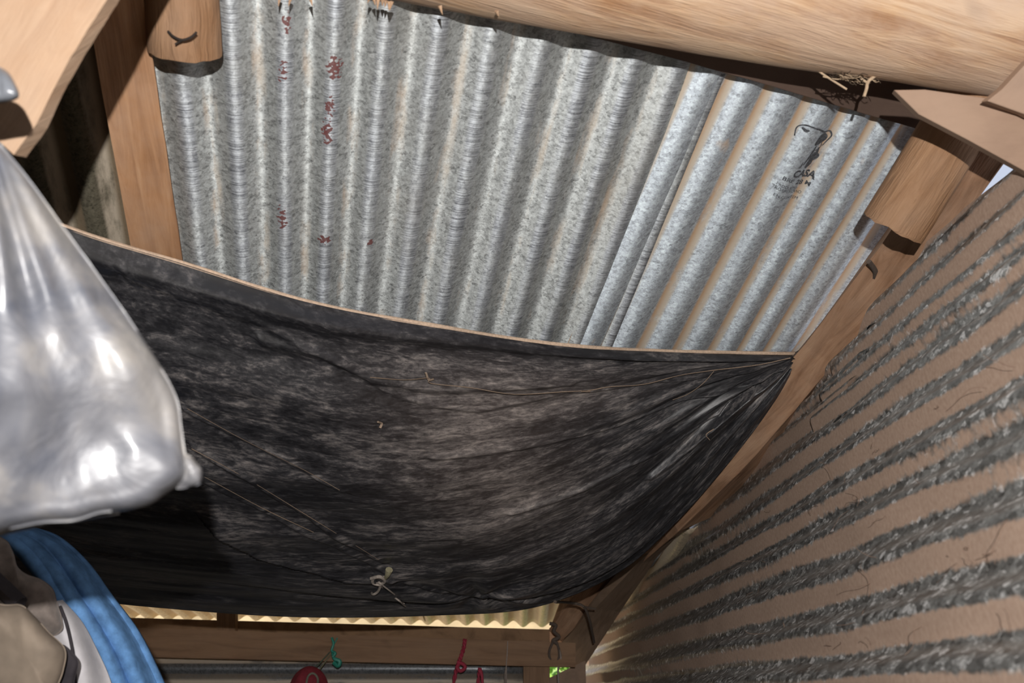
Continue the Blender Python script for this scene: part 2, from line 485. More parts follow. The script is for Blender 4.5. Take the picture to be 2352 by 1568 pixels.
# right wall: sheet with level ridges, leaning outwards
q = [_we(y, D=DW) for y in _ys]
ph_w0 = interp(q, [k_ for k_ in range(9)])
sgn = 1 if q[-1] > q[0] else -1
ph_w = lambda e_: ph_w0(e_) - .25      # dark centre lies a quarter below the crest
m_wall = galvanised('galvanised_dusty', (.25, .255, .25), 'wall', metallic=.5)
wall_right = empty('wall_right', kind='structure')
def pw(x, y): p = on_plane(NW, x, y); return float(p@WE), float(p@WD)
top_edge = sorted([pw(2420, 300)[::-1], pw(2352, 355)[::-1], pw(2327, 377)[::-1], pw(2215, 474)[::-1], pw(2090, 590)[::-1], pw(1875, 820)[::-1], pw(1620, 1110)[::-1], pw(1450, 1290)[::-1], pw(1310, 1490)[::-1]])
def topE(dd):
    T = top_edge
    if dd <= T[0][0]: i = 0
    elif dd >= T[-1][0]: i = len(T)-2
    else: i = max(k_ for k_ in range(len(T)-1) if T[k_][0] <= dd)
    (x0, y0), (x1, y1) = T[i], T[i+1]
    return y0+(y1-y0)*(dd-x0)/(x1-x0)
eb, db0 = pw(2352, 1568); 
db_far = pw(1318, 1545)[1]
def wall_sheet(name, d0, d1, lift, lab, shift, e_low):
    V = []; U = []; U2 = []; Fc = []; nd = 80; ne = 380
    for j in range(nd+1):
        dd = d0+(d1-d0)*j/nd
        te = topE(dd)
        for i in range(ne+1):
            ee = te+(e_low-te)*(i/ne)**1.0
            ph = ph_w(ee) + shift*max(0, 1-abs(ee-q[0]-sgn*.02)/.13)
            p = W0 + WE*(ee + .004*fbm((dd*2, ee*3, 0), 2)) + WD*dd - WN*(.0088*math.cos(2*math.pi*ph)+lift+.003*fbm((ee*2, dd*2, 1), 2))
            V.append(cam2w(p)); U.append((ph, dd)); U2.append((ee, dd))
    k = ne+1
    for j in range(nd):
        for i in range(ne):
            a = j*k+i; Fc.append((a, a+1, a+k+1, a+k))
    o = link_mesh(name, V, Fc, m_wall, wall_right, U, U2); o['label'] = lab
    return o
e_low = q[-1]+sgn*1.6
d_lap = pw(1900, 900)[1]
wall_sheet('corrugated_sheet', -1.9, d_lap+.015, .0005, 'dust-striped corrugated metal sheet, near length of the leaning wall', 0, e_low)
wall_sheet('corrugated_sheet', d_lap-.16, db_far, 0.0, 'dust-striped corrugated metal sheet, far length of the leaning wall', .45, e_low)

# floor, left wall, back wall (outside the picture: they close the room)
m_earth = plain('packed_earth', (.10, .07, .05), .9, scale=12)
def quad(name, P, m, t=.02, kind='structure'):
    o = link_mesh(name, P, [tuple(range(len(P)))], m, None, [(p[0], p[1]) for p in P], None, False)
    o['kind'] = kind; solid(o, t, 0); return o
m_board = plain('dark_boards', (.08, .055, .04), .85, scale=8)
quad('floor', [(-2.2, -1.5, 0), (1.6, -1.5, 0), (1.6, 3.6, 0), (-2.2, 3.6, 0)], m_earth)
quad('wall_left', [(-1.7, -1.5, 0), (-1.7, 3.6, 0), (-1.7, 3.6, 1.75), (-1.7, -1.5, 3.6)], m_board)
quad('wall_back', [(-1.7, -1.4, 0), (1.6, -1.4, 0), (1.6, -1.4, 3.7), (-1.7, -1.4, 3.7)], m_board)
# far wall with level ridges below the rails
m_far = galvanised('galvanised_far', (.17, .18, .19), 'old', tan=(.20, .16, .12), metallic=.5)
YF = 3.62
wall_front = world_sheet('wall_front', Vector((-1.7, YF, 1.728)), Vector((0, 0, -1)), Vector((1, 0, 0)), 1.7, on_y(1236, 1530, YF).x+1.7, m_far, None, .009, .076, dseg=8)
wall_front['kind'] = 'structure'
_hx, _hz = on_y(1262, 1556, YF), on_y(1312, 1530, YF)
m_dusttan = plain('tan_dust_metal', (.26, .18, .13), .9, scale=20)
lowp = quad('wall_front_corner', [(_hx.x-.03, YF, 0), (_hz.x+.05, YF, 0), (_hz.x+.05, YF, _hz.z+.02), (_hx.x, YF, _hx.z)], m_dusttan, .001)

# ------------------------------------------------------------------ outdoors beyond the eave
m_bank = plain('sunlit_bank', (.50, .40, .25), .95, scale=3, var=.35)
V = []; Fc = []; nx, ny = 60, 40
for i in range(nx+1):
    for j in range(ny+1):
        x = -9+18*i/nx; y = 3.9+9*j/ny
        h = max(0, (y-7.2)*.75) + .25*fbm((x*.5, y*.5, 0), 1, 4) if y > 7.2 else .05*fbm((x, y, 0), 1)
        V.append((x, y, h-.05))
for i in range(nx):
    for j in range(ny):
        a = i*(ny+1)+j; Fc.append((a, a+ny+1, a+ny+2, a+1))
g = link_mesh('ground', V, Fc, m_bank); g['kind'] = 'structure'
# leafy bush seen through the gap by the corner post
m_leaf, nt, b_ = mat('leaf_green')
ln(nt, ramp(nt, noise_(nt, obc(nt), 9, 3), [(.3, (.10, .30, .03)), (.7, (.38, .62, .12))]), b_.inputs['Base Color'])
b_.inputs['Roughness'].default_value = .45
bush = empty('bush', 'leafy green bush outside, glimpsed through the gap below the rail end', 'bush')
bc = on_y(1290, 1540, 5.6)
V = []; Fc = []
for k_ in range(2600):
    th = random.uniform(0, 2*math.pi); ph = math.acos(random.uniform(-1, 1)); rr = .55*random.uniform(.5, 1)**.5
    c = bc + Vector((math.sin(ph)*math.cos(th)*rr*.8, math.sin(ph)*math.sin(th)*rr, math.cos(ph)*rr*.8-.32))
    a = Vector((random.gauss(0, 1), random.gauss(0, 1), random.gauss(0, .6))).normalized(); bb = a.cross(Vector((random.gauss(0, 1), random.gauss(0, 1), 1))).normalized()
    s = random.uniform(.025, .045); i0 = len(V)
    V += [c-a*s, c+bb*s*.45-a*s*.1, c+a*s, c-bb*s*.45-a*s*.1]; Fc += [(i0, i0+1, i0+2), (i0, i0+2, i0+3)]
fo = link_mesh('foliage', V, Fc, m_leaf, bush); fo['kind'] = 'stuff'
m_bark = plain('bark_brown', (.12, .08, .05), .9)
tube('stem', [Vector((bc.x, bc.y, 0)), Vector((bc.x+.05, bc.y, .6)), Vector((bc.x, bc.y, bc.z-.2))], .018, m_bark, bush)

# ------------------------------------------------------------------ timber
w_log = wood('debarked_log_wood', (.36, .18, .08), (.60, .37, .20), (.74, .52, .33), (.58, .42, .31), .7, gs=(30, 2.6), dist=2.2, bmp=.9, pos=(.43, .5, .57))
w_board = wood('sawn_orange_board', (.34, .16, .07), (.52, .27, .13), (.64, .38, .21), (.56, .38, .27), .5, gs=(40, 2.2), dist=1.4, pos=(.40, .5, .60))
w_bark = wood('bark_stub', (.20, .10, .045), (.34, .185, .095), (.46, .27, .15), (.38, .26, .18), .4, gs=(70, 9), dist=1.6, bmp=1.0)
w_pale = wood('pale_dry_board', (.33, .19, .11), (.46, .30, .19), (.52, .37, .26), (.46, .34, .25), .5, gs=(26, 5), dist=1.5, rough=.8)
w_rake = wood('rake_board', (.22, .11, .055), (.40, .22, .125), (.54, .33, .20), (.44, .30, .21), .5, gs=(26, 3), dist=1.8, bmp=.9, pos=(.40, .5, .60))
w_rail = wood('rail_board', (.12, .065, .035), (.24, .14, .08), (.30, .18, .10), (.26, .17, .11), .4, gs=(45, 4))
w_dust = wood('dusty_board', (.23, .145, .10), (.30, .20, .14), (.36, .245, .175), (.40, .27, .19), .7, gs=(14, 5), dist=.4, bmp=.25)
w_dark = wood('brown_fascia', (.085, .055, .042), (.12, .078, .06), (.15, .10, .075), (.18, .12, .09), .5, gs=(8, 8), dist=.3, bmp=.2)
w_end = plain('log_end_black', (.03, .022, .018), .95)

def log(name, A, B, rA, rB, m, label, cat, bend=0.0, n=28, k=40, wob=.06, end_rough=.006, knots=()):
    root = empty(name, label, cat)
    ax = (B-A).normalized(); s = ax.cross(Vector((0, 0, 1))).normalized(); u = s.cross(ax)
    rings = []
    for i in range(k+1):
        f = i/k; c = A.lerp(B, f) + u*bend*math.sin(math.pi*f); r = rA+(rB-rA)*f
        ring = []
        for j in range(n):
            a = 2*math.pi*j/n
            dirn = s*math.cos(a)+u*math.sin(a)
            q = 1+wob*fbm((math.cos(a)*.8, math.sin(a)*.8, f*(B-A).length*1.6+rA*40), 1.3, 4)+.012*fbm((math.cos(a)*4, math.sin(a)*4, f*4), 1.5, 2)
            for (kf, ka, kr, kh) in knots:
                dd = ((f-kf)*(B-A).length/kr)**2 + ((math.atan2(math.sin(a-ka), math.cos(a-ka)))*r/kr)**2
                q += kh*math.exp(-dd)
            p = c + dirn*r*q
            if i in (0, k): p += ax*end_rough*(.8*fbm((math.cos(a)*1.5, math.sin(a)*1.5, rA*90), 1)+.25*random.uniform(-1, 1))
            ring.append(p)
        rings.append(ring)
    sweep('trunk', rings, m, root)
    return root
# the big peeled log across the top
big = log('ridge_log', W(430, -265, 1.30), W(2420, 40, 1.49), .0908, .126, w_log,
          'thick pale peeled log running across the top of the picture', 'log', bend=-.012, wob=.05)
# torn fibres along its underside
V = []
fibs = []
for (x, y) in ((642, 0), (668, 2), (712, 2), (850, 2), (858, 5), (868, 7), (878, 8), (886, 10), (893, 12), (900, 12), (1010, 22), (1140, 34)):
    p = W(x, y-9, 1.325); qn = W(x+random.uniform(-6, 14), y+random.uniform(4, 16), 1.33)
    fibs.append(tube('fibre', [p, p.lerp(qn, .5), qn], lambda f: .0030*(1-f*.9), w_log, None, 5, 3))
fb = joined('torn_fibre', fibs, big); fb['kind'] = 'stuff'

lstub = log('rafter_log', W(385, -420, 1.22), W(425, 118, 1.372), .047, .0498, w_bark,
            'short round log end poking down from the top edge beside the reddish rafter', 'log', wob=.06, end_rough=.004, knots=((.93, -1.6, .02, .10),))
tube('crack', [W(x, y, z) for x, y, z in ((386, 72, 1.302), (398, 84, 1.300), (418, 92, 1.298), (438, 86, 1.298), (452, 74, 1.300))], .0016, w_end, lstub, wob=.4)
tube('crack', [W(x, y, z) for x, y, z in ((424, 90, 1.2985), (408, 98, 1.302), (402, 102, 1.302))], .0014, w_end, lstub, wob=.4)
rstub = log('bark_log', W(2262, 175, 1.54), W(2052, 520, 1.66), .052, .055, w_bark,
            'rough brown log stub below the triangular board at the upper right', 'log', wob=.10, end_rough=.009)

def board(name, A, B, depth, m, label, cat, part='board', back=None, rough=.0012):
    root = empty(name, label, cat); plank(part, A, B, depth, m, root, back=back, rough=rough); return root
zr = lambda x, y: float(on_plane(NR, x, y)[2])
# reddish rafter at left, two faces
raf = empty('rafter', 'reddish sawn rafter against the metal roof, left of the grey sheet', 'rafter')
TL, BL = (185, -60), (322, 680); TM, BM = (298, -60), (398, 680); TR, BR = (322, -60), (432, 680)
def rz(x, y, o): return W(x, y, zr(x, y)*.985-o)
plank('timber', [rz(*TL, .035), rz(*BL, .035)], [rz(*TR, .02), rz(*BR, .02)], .022, w_board, raf)
# brown fascia plank behind the log
fz = lambda x, y: W(x, y, zr(x, y)-.045)
board('purlin', [fz(1130, 2), fz(1500, 70), fz(1900, 120), fz(2180, 190)], [fz(1130, 30), fz(1390, 94), fz(1590, 147), fz(1850, 222), fz(2112, 299)], .014, w_dark,
      'flat dark brown plank between the big log and the metal roof', 'plank', rough=.0006)
# triangular dusty boards at upper right
def polyslab(name, pts, depth, m, parent, n_sub=0, rough=0):
    c = sum(pts, Vector())/len(pts)
    nn = (pts[1]-pts[0]).cross(pts[2]-pts[0]).normalized()
    if nn.dot(c-CAM) < 0: nn = -nn
    V = list(pts)+[p+nn*depth for p in pts]; k = len(pts)
    Fc = [tuple(range(k)), tuple(range(2*k-1, k-1, -1))]+[(i, k+i, k+(i+1) % k, (i+1) % k) for i in range(k)]
    ex = (pts[1]-pts[0]).normalized(); ey = nn.cross(ex)
    U = [((p-c).dot(ey), (p-c).dot(ex)) for p in V]
    o = link_mesh(name, V, Fc, m, parent, U, None, False)
    bm = bmesh.new(); bm.from_mesh(o.data); bmesh.ops.recalc_face_normals(bm, faces=bm.faces); bm.to_mesh(o.data); bm.free()
    return bevel(o, .0015, 2)
gus = empty('gusset_board', 'dusty brown board with a pointed left tip overlapping the big log at right', 'board')
def gz(x, y): return W(x, y, 1.41-(x-2055)*.00012)
polyslab('board', [gz(2053, 206), gz(2125, 205), gz(2260, 224), gz(2330, 236), gz(2480, 190), gz(2480, 480), gz(2352, 392), gz(2225, 322), (gz(2110, 262))], .02, w_dust, gus)
gus2 = empty('brace_board', 'dusty brown board covering the right end of the big log', 'board')
def gz2(x, y): return W(x, y, 1.335+(y-150)*.0001)
polyslab('board', [gz2(2268, 232), gz2(2302, 205), gz2(2362, 140), gz2(2480, 60), gz2(2480, 330), gz2(2352, 262)], .02, w_dust, gus2)

# rake beam along the top of the leaning wall
rk = empty('rake_beam', 'long brown sawn beam running diagonally along the top of the leaning wall', 'beam')
def rb(x, y, z): return W(x, y, z*.975)
A_ = [rb(2190, 300, 1.60), rb(2040, 542, 1.85), rb(1832, 812, 2.16), rb(1690, 960, 2.36), rb(1520, 1140, 2.68), rb(1330, 1350, 3.25), rb(1262, 1447, 3.50)]
B_ = [rb(2330, 345, 1.56), rb(2152, 585, 1.82), rb(1905, 848, 2.13), rb(1722, 1062, 2.36), rb(1545, 1232, 2.68), rb(1440, 1325, 3.25), rb(1290, 1472, 3.50)]
plank('timber', A_, B_, .11, w_rake, rk)
# grey-brown strip below its far end
st = empty('wall_plate', 'narrow grey-brown board under the far end of the diagonal beam', 'board')
A_ = [rb(1560, 1195, 2.70), rb(1450, 1310, 3.05), rb(1345, 1420, 3.35), rb(1285, 1480, 3.55)]
B_ = [rb(1585, 1198, 2.72), rb(1505, 1285, 3.07), rb(1425, 1405, 3.38), rb(1322, 1562, 3.60)]
plank('timber', A_, B_, .03, wood('grey_plate', (.12, .075, .045), (.22, .145, .095), (.29, .20, .14), (.30, .22, .16), .5), st)

# rails of the far wall
def boxp(name, P, label=None, cat=None, part='timber', m=w_rail, depth=.04, group=None):
    root = empty(name, label, cat, group); polyslab(part, P, depth, m, root); return root
Y1, Y2 = 3.46, 3.60
y1 = lambda x, y: on_y(x, y, Y1); y2 = lambda x, y: on_y(x, y, Y2)
def rail(name, y_, TLp, TRp, BRp, BLp, depth, label, mm):
    root = empty(name, label, 'rail')
    plank('timber', [y_(*TLp), y_(*TRp)], [y_(*BLp), y_(*BRp)], depth, mm, root, rough=.0008); return root
rail('wall_rail', y1, (120, 1434), (1322, 1476), (1322, 1532), (120, 1504), .045, 'lower brown horizontal rail across the far wall, cords tied over it', w_rail)
rail('eave_rail', y2, (120, 1413), (1262, 1445), (1262, 1474), (120, 1450), .04, 'upper brown horizontal rail just under the overhang sheet', wood('eave_rail_wood', (.08, .042, .02), (.26, .155, .085), (.30, .18, .10), gs=(12, 12), dist=1.2))
post = empty('corner_post', 'brown upright post under the right end of the lower rail', 'post')
pY = 3.51
plank('timber', [on_y(1202, 1470, pY), Vector((on_y(1202, 1470, pY).x, pY, .02))], [on_y(1262, 1470, pY), Vector((on_y(1262, 1470, pY).x, pY, .02))], .05, w_rail, post, seg=3)
blk = empty('short_post', 'short brown block standing on the rails under the tarp', 'block')
plank('timber', [on_y(498, 1380, 3.545), on_y(498, 1452, 3.545)], [on_y(540, 1380, 3.545), on_y(540, 1452, 3.545)], .04, w_rail, blk, seg=3)
cb = empty('corner_block', 'small orange-brown block at the right end of the upper rail', 'block')
polyslab('timber', [y2(1262, 1441), y2(1300, 1432), y2(1312, 1478), y2(1262, 1480)], .04, w_board, cb)

# foreground board at upper left
fb_ = empty('hanging_board', 'pale rough-sawn board hanging close by at the upper left corner', 'board')
def fz2(x, y): return W(x, y, .96+(y/350)*.01)
plank('board', [fz2(400, -250), fz2(262, -30), fz2(180, 98), fz2(128, 190), fz2(80, 285), fz2(32, 354)], [fz2(-60, -450), fz2(-100, -250), fz2(-140, -60), fz2(-150, 40), fz2(-110, 170), fz2(-60, 268)], .026, w_pale, fb_, rough=.002)

# ------------------------------------------------------------------ grids: tarp, bag, clothes
def lerp_path(P, t):
    n = len(P)-1; x = min(max(t, 0), 1)*n; i = min(int(x), n-1); f = x-i
    a, b = P[i], P[i+1]; return [a[k]+(b[k]-a[k])*f for k in range(len(a))]
def cr_path(P, t):
    n = len(P)-1; x = min(max(t, 0), 1)*n; i = min(int(x), n-1); f = x-i
    g = lambda j: P[min(max(j, 0), n)]
    a, b, c, d = g(i-1), g(i), g(i+1), g(i+2)
    return [.5*((2*b[k])+(c[k]-a[k])*f+(2*a[k]-5*b[k]+4*c[k]-d[k])*f*f+(3*b[k]-a[k]-3*c[k]+d[k])*f**3) for k in range(len(b))]

# tarp: rows from its upper rim (near) to its far edge, all gathered at the right corner
m_tarp, nt, b_ = mat('black_plastic_dusty')
uv = uvn(nt); tu, tv = sepx(nt, uv)
n1 = noise_(nt, scaled(nt, uv, (3.2, 7, 1)), 1, 9, .68, .6)
n2 = noise_(nt, scaled(nt, uv, (14, 44, 1)), 1, 8, .72, .8)
n3 = noise_(nt, scaled(nt, uv, (60, 150, 1)), 1, 4, .7)
dm = M(nt, 'ADD', M(nt, 'MULTIPLY', n1, .34), M(nt, 'ADD', M(nt, 'MULTIPLY', n2, .42), M(nt, 'MULTIPLY', n3, .24)))
def gauss(cu, cv, su, sv):
    d = M(nt, 'ADD', M(nt, 'POWER', M(nt, 'DIVIDE', M(nt, 'SUBTRACT', tu, cu), su), 2), M(nt, 'POWER', M(nt, 'DIVIDE', M(nt, 'SUBTRACT', tv, cv), sv), 2))
    return M(nt, 'EXPONENT', M(nt, 'MULTIPLY', d, -1))
patch = M(nt, 'ADD', gauss(1.10, .50, .20, .30), M(nt, 'MULTIPLY', gauss(1.30, .22, .25, .12), .7))
rimk = M(nt, 'MULTIPLY', M(nt, 'SUBTRACT', .085, tv), 20, clamp=True)
dm2 = M(nt, 'SUBTRACT', M(nt, 'ADD', dm, M(nt, 'MULTIPLY', patch, .07)), M(nt, 'MULTIPLY', rimk, .05))
dcol = ramp(nt, dm2, [(.44, (.012, .012, .014)), (.51, (.036, .035, .038)), (.57, (.12, .110, .108)), (.66, (.34, .30, .275))])
dcol = mixc(nt, M(nt, 'MULTIPLY', patch, .22), dcol, (.16, .11, .085))
ln(nt, dcol, b_.inputs['Base Color'])
ln(nt, M(nt, 'ADD', .16, M(nt, 'MULTIPLY', dm2, .42)), b_.inputs['Roughness'])
b_.inputs['Specular IOR Level'].default_value = .55
bump(nt, b_, M(nt, 'MULTIPLY', M(nt, 'ADD', M(nt, 'MULTIPLY', n1, 1.2), M(nt, 'MULTIPLY', n2, .4)), M(nt, 'SUBTRACT', 1, M(nt, 'MULTIPLY', rimk, .75))), .32, .004)

TOP = [(-220, 360, 1.30), (150, 519, 1.42), (420, 603, 1.52), (700, 690, 1.62), (1000, 748, 1.75), (1300, 792, 1.90), (1560, 806, 2.02), (1836, 815, 2.13)]
BOT = [(-220, 1300, 2.02), (150, 1370, 2.12), (420, 1400, 2.24), (700, 1417, 2.34), (1000, 1413, 2.42), (1230, 1394, 2.46), (1420, 1315, 2.42), (1560, 1192, 2.35), (1700, 1030, 2.24), (1790, 905, 2.16), (1836, 815, 2.13)]
def tarp_pt(u, v, lift=0.0):
    a = cr_path(TOP, u); b = cr_path(BOT, u)
    A, B = W(*a), W(*b); P = A.lerp(B, v)
    nrm = Vector((0, -cp*.55, -.83)).normalized()      # towards the room, down and back
    fade = (1-u)
    sag = .09*math.sin(math.pi*v**.8)*min(1, fade*1.7)
    px = (u**1.0)
    ang = v*1.0
    near = math.exp(-((1-u)/.30)**2)
    folds = (.010*math.sin(ang*26+1.0)+.008*math.sin(ang*47+.3+3*fbm((ang*3, u*2, 0), 1))+.004*math.sin(ang*83))*math.sin(min(1, (1-u)*7)*math.pi/2)*near*min(1, 6*(1-v)+.1)
    # creases radiating to the right corner across the whole cloth
    long = (.0035*math.sin(ang*33+4*u+2.0*fbm((u*2, v*3, 3), 1))+.0045*fbm((u*3, v*11, 2), 1.5, 3))*min(1, fade*3)
    # gather lines running to the knot
    ku, kv = .455, .88
    du, dv = (u-ku)*2.2, (v-kv)*1.1
    rr = math.hypot(du, dv); th = math.atan2(dv, du)
    knot = .010*math.cos(7*th+1)*math.exp(-(rr/.16)**2)*min(1, rr*14) - .018*math.exp(-(rr/.05)**2)
    # the long crease sweeping into the knot and on along the lower part
    cr = .80+.10*math.sin(min(1, u/ku)*math.pi/2) if u < ku else .90+.05*min(1, (u-ku)*3)
    cr = .80+.085*min(1, max(0, (u-.28)/.17)) if u < ku else .885+.06*min(1, (u-ku)/.22)
    dlt = (v-cr)
    crease = (.022*math.exp(-dlt*26) if dlt > 0 else .022*math.exp(dlt*9))*max(0, min(1, (u-.2)*5))*max(0, min(1, (.78-u)*5))*(-1 if dlt > 0 else 1)
    edge = min(1, v*40)
    roll = .011*math.exp(-((v-.022)/.018)**2)
    bot = min(1, (1-v)*22)
    return P + nrm*((sag+folds+long+knot+crease)*edge*bot + roll + lift)
def proj(p):
    p = p-CAM; z = p.y*cp+p.z*sp; yy = -(-p.y*sp+p.z*cp); return p.x/z*F+1176, yy/z*F+784, z
_tg = [(i/110, j/80) for i in range(14, 111) for j in range(81)]
_tp = np.array([proj(tarp_pt(*q_)) for q_ in _tg])
def uv_at(x, y):
    return _tg[int(np.argmin((_tp[:, 0]-x)**2+(_tp[:, 1]-y)**2))]
def z_at(x, y): return float(_tp[int(np.argmin((_tp[:, 0]-x)**2+(_tp[:, 1]-y)**2)), 2])
CREASES = [(((430, 938), (560, 1010), (700, 1080), (780, 1125)), .0045, .006), (((440, 1030), (560, 1095), (700, 1180), (880, 1290)), .006, .007),
           (((470, 1095), (600, 1165), (760, 1240), (900, 1310)), .004, .006), (((880, 1310), (1000, 1350), (1100, 1368), (1240, 1382)), .006, .006),
           (((600, 775), (740, 800), (860, 868), (1000, 885), (1300, 880)), .007, .012), (((880, 905), (1100, 935), (1300, 905), (1500, 878), (1760, 835)), .004, .008),
           (((300, 640), (560, 730), (800, 830)), .004, .010), (((1000, 1050), (1300, 1010), (1560, 920), (1790, 840)), .004, .008),
           (((1180, 1180), (1450, 1060), (1650, 950), (1800, 840)), .005, .008), (((1500, 1090), (1640, 985), (1720, 910), (1810, 835)), .009, .012)]
CR = [([np.array(uv_at(*q_)) for q_ in P_], h_, w_) for P_, h_, w_ in CREASES]
STEP = [np.array(uv_at(*q_)) for q_ in ((500, 1228), (600, 1272), (700, 1308), (790, 1332), (870, 1334))]
def seg_d(U_, V_, P_):
    best = np.full(U_.shape, 9.0); side = np.zeros(U_.shape)
    for a, b in zip(P_[:-1], P_[1:]):
        d = b-a; L2 = d@d+1e-12
        t = np.clip(((U_-a[0])*d[0]+(V_-a[1])*d[1])/L2, 0, 1)
        du = (U_-a[0]-t*d[0])*1.8; dv = V_-a[1]-t*d[1]
        D_ = np.hypot(du, dv); s_ = np.sign(V_-(a[1]+(U_-a[0])*d[1]/(d[0]+1e-9)))
        side = np.where(D_ < best, s_, side); best = np.minimum(best, D_)
    return best, side
NU, NV = 460, 380
_uu, _vv = np.meshgrid(np.arange(NU+1)/NU, np.arange(NV+1)/NV, indexing='ij')
DISP = np.zeros(_uu.shape)
for P_, h_, w_ in CR:
    D_, s_ = seg_d(_uu, _vv, P_)
    DISP += h_*np.exp(-(D_/w_)**2) - h_*.5*np.exp(-((D_-w_*2)/(w_*1.5))**2)*(s_ > 0)
D_, s_ = seg_d(_uu, _vv, STEP)
DISP += np.where(s_ < 0, .016*np.exp(-D_/.05), -.004*np.exp(-D_/.02))*np.exp(-(D_/.09)**2)
TN = Vector((0, -cp*.55, -.83)).normalized()
V = []; U = []; Fc = []
for i in range(NU+1):
    u = i/NU
    for j in range(NV+1):
        v = (j/NV)
        V.append(tarp_pt(u, v)+TN*(float(DISP[i, j])*min(1, (1-v)*20, (1-u)*20))); U.append((u*2.0, v*1.2*(1-.0*u)))
for i in range(NU):
    for j in range(NV):
        a = i*(NV+1)+j; Fc.append((a, a+NV+1, a+NV+2, a+1))
tarp = empty('tarp', 'large black dusty plastic tarp slung across the middle under the roof', 'tarp')
cl = link_mesh('sheet', V, Fc, m_tarp, tarp, U); solid(cl, .0008, 0)
m_dustrim = plain('tan_dust_rim', (.60, .44, .32), .9, scale=200)
rim = [tarp_pt(i/60, .004)+Vector((0, .002, .0055)) for i in range(61)]
rm = tube('rim', rim, .0040, m_dustrim, tarp, 8, 2, wob=.5); rm['label'] = 'tan dusty rolled upper rim'
# pale cord knot on the tarp
m_cord = plain('pale_grey_cord', (.34, .29, .25), .85, scale=300)
kn = empty('knotted_cord', 'pale grey bow of cord tied on the lower part of the black tarp', 'cord')
def tp(x, y, lift=.02): return W(x, y, z_at(x, y)-lift-.012)
kz = [tp(x, y, l) for x, y, l in ((852, 1328, .012), (872, 1324, .02), (884, 1334, .02), (872, 1342, .025), (856, 1338, .02), (860, 1326, .015), (882, 1326, .015))]
tube('knot', kz, .0035, m_cord, kn, 8, 6, wob=.3)
tube('loop', [tp(x, y, .02) for x, y in ((866, 1336), (852, 1350), (856, 1364), (868, 1358), (874, 1342), (868, 1336))], .0030, m_cord, kn)
tube('cord_end', [tp(x, y, .015) for x, y in ((872, 1342), (892, 1362), (915, 1378), (931, 1392))], .0020, m_cord, kn)
tube('cord_end', [tp(x, y, .015) for x, y in ((874, 1340), (900, 1360), (918, 1374), (928, 1386))], .0018, m_cord, kn)
tube('tuft', [tp(x, y, .015) for x, y in ((882, 1332), (890, 1320), (894, 1308))], lambda f: .003+.005*f, plain('yellow_tuft', (.30, .27, .17), .9, scale=300), kn)

# ---- crumpled grey plastic bag, near the camera at left
m_bag, nt, b_ = mat('grey_plastic_film')
oc = obc(nt); bn = noise_(nt, oc, 9, 5, .6, .8); bn2 = noise_(nt, oc, 4, 3, .5, .4)
c = ramp(nt, bn, [(.34, (.060, .066, .085)), (.5, (.125, .126, .138)), (.66, (.235, .22, .205))])
bl = M(nt, 'MULTIPLY', M(nt, 'SUBTRACT', bn2, .52), 6, clamp=True)
c = mixc(nt, M(nt, 'MULTIPLY', bl, .4), c, (.08, .115, .21))
ln(nt, c, b_.inputs['Base Color']); b_.inputs['Roughness'].default_value = .52
b_.inputs['Specular IOR Level'].default_value = .7
b_.inputs['Coat Weight'].default_value = .25; b_.inputs['Coat Roughness'].default_value = .2
bump(nt, b_, noise_(nt, oc, 18, 4, .6, 1.0), .6, .006)

def pillow(name, outline, zc, thick, m, parent, wr=.006, wsc=14, nr=40, no=260, creases=None, zfun=None):
    """Closed cushion-like body whose rim follows the outline (pixels at depth z), bulging both ways."""
    cx = sum(p[0] for p in outline)/len(outline); cy = sum(p[1] for p in outline)/len(outline)
    O = []
    P = list(outline)
    for k in range(no):
        x = k/no*len(P); i = int(x); f = x-i
        g = lambda j: P[j % len(P)]
        a, b, c, d = g(i-1), g(i), g(i+1), g(i+2)
        O.append(tuple(.5*((2*b[q])+(c[q]-a[q])*f+(2*a[q]-5*b[q]+4*c[q]-d[q])*f*f+(3*b[q]-a[q]-3*c[q]+d[q])*f**3) for q in (0, 1)))
    V = []; Fc = []
    def pt(ox, oy, r, side):
        x, y = cx+(ox-cx)*r, cy+(oy-cy)*r
        z = zfun(x, y) if zfun else zc
        bu = thick*math.sqrt(max(0, 1-r**3))
        p = W(x, y, z)
        wv = wr*noise.fractal(Vector((p.x*wsc, p.z*wsc*.6, side)), 1, 2, 4)
        if creases: wv += creases(x, y)
        return W(x, y, z+side*bu+wv*(1 if side < 0 else -1)*min(1, (1-r)*6+.15))
    for side in (-1, 1):
        for ir in range(nr+1):
            r = ir/nr
            for k in range(no): V.append(pt(*O[k], r, side))
    def idx(s, ir, k): return s*(nr+1)*no+ir*no+(k % no)
    for s in (0, 1):
        for ir in range(nr):
            for k in range(no):
                q_ = (idx(s, ir, k), idx(s, ir+1, k), idx(s, ir+1, k+1), idx(s, ir, k+1))
                Fc.append(q_ if s == 0 else q_[::-1])
    for k in range(no): Fc.append((idx(0, nr, k), idx(1, nr, k), idx(1, nr, k+1), idx(0, nr, k+1)))
    o = link_mesh(name, V, Fc, m, parent)
    bm = bmesh.new(); bm.from_mesh(o.data); bmesh.ops.remove_doubles(bm, verts=bm.verts, dist=1e-5)
    bmesh.ops.recalc_face_normals(bm, faces=bm.faces); bm.to_mesh(o.data); bm.free()
    o.data.polygons.foreach_set('use_smooth', [True]*len(o.data.polygons))
    return o
bag = empty('plastic_bag', 'crumpled shiny grey plastic bag hanging close by at the left edge', 'bag')
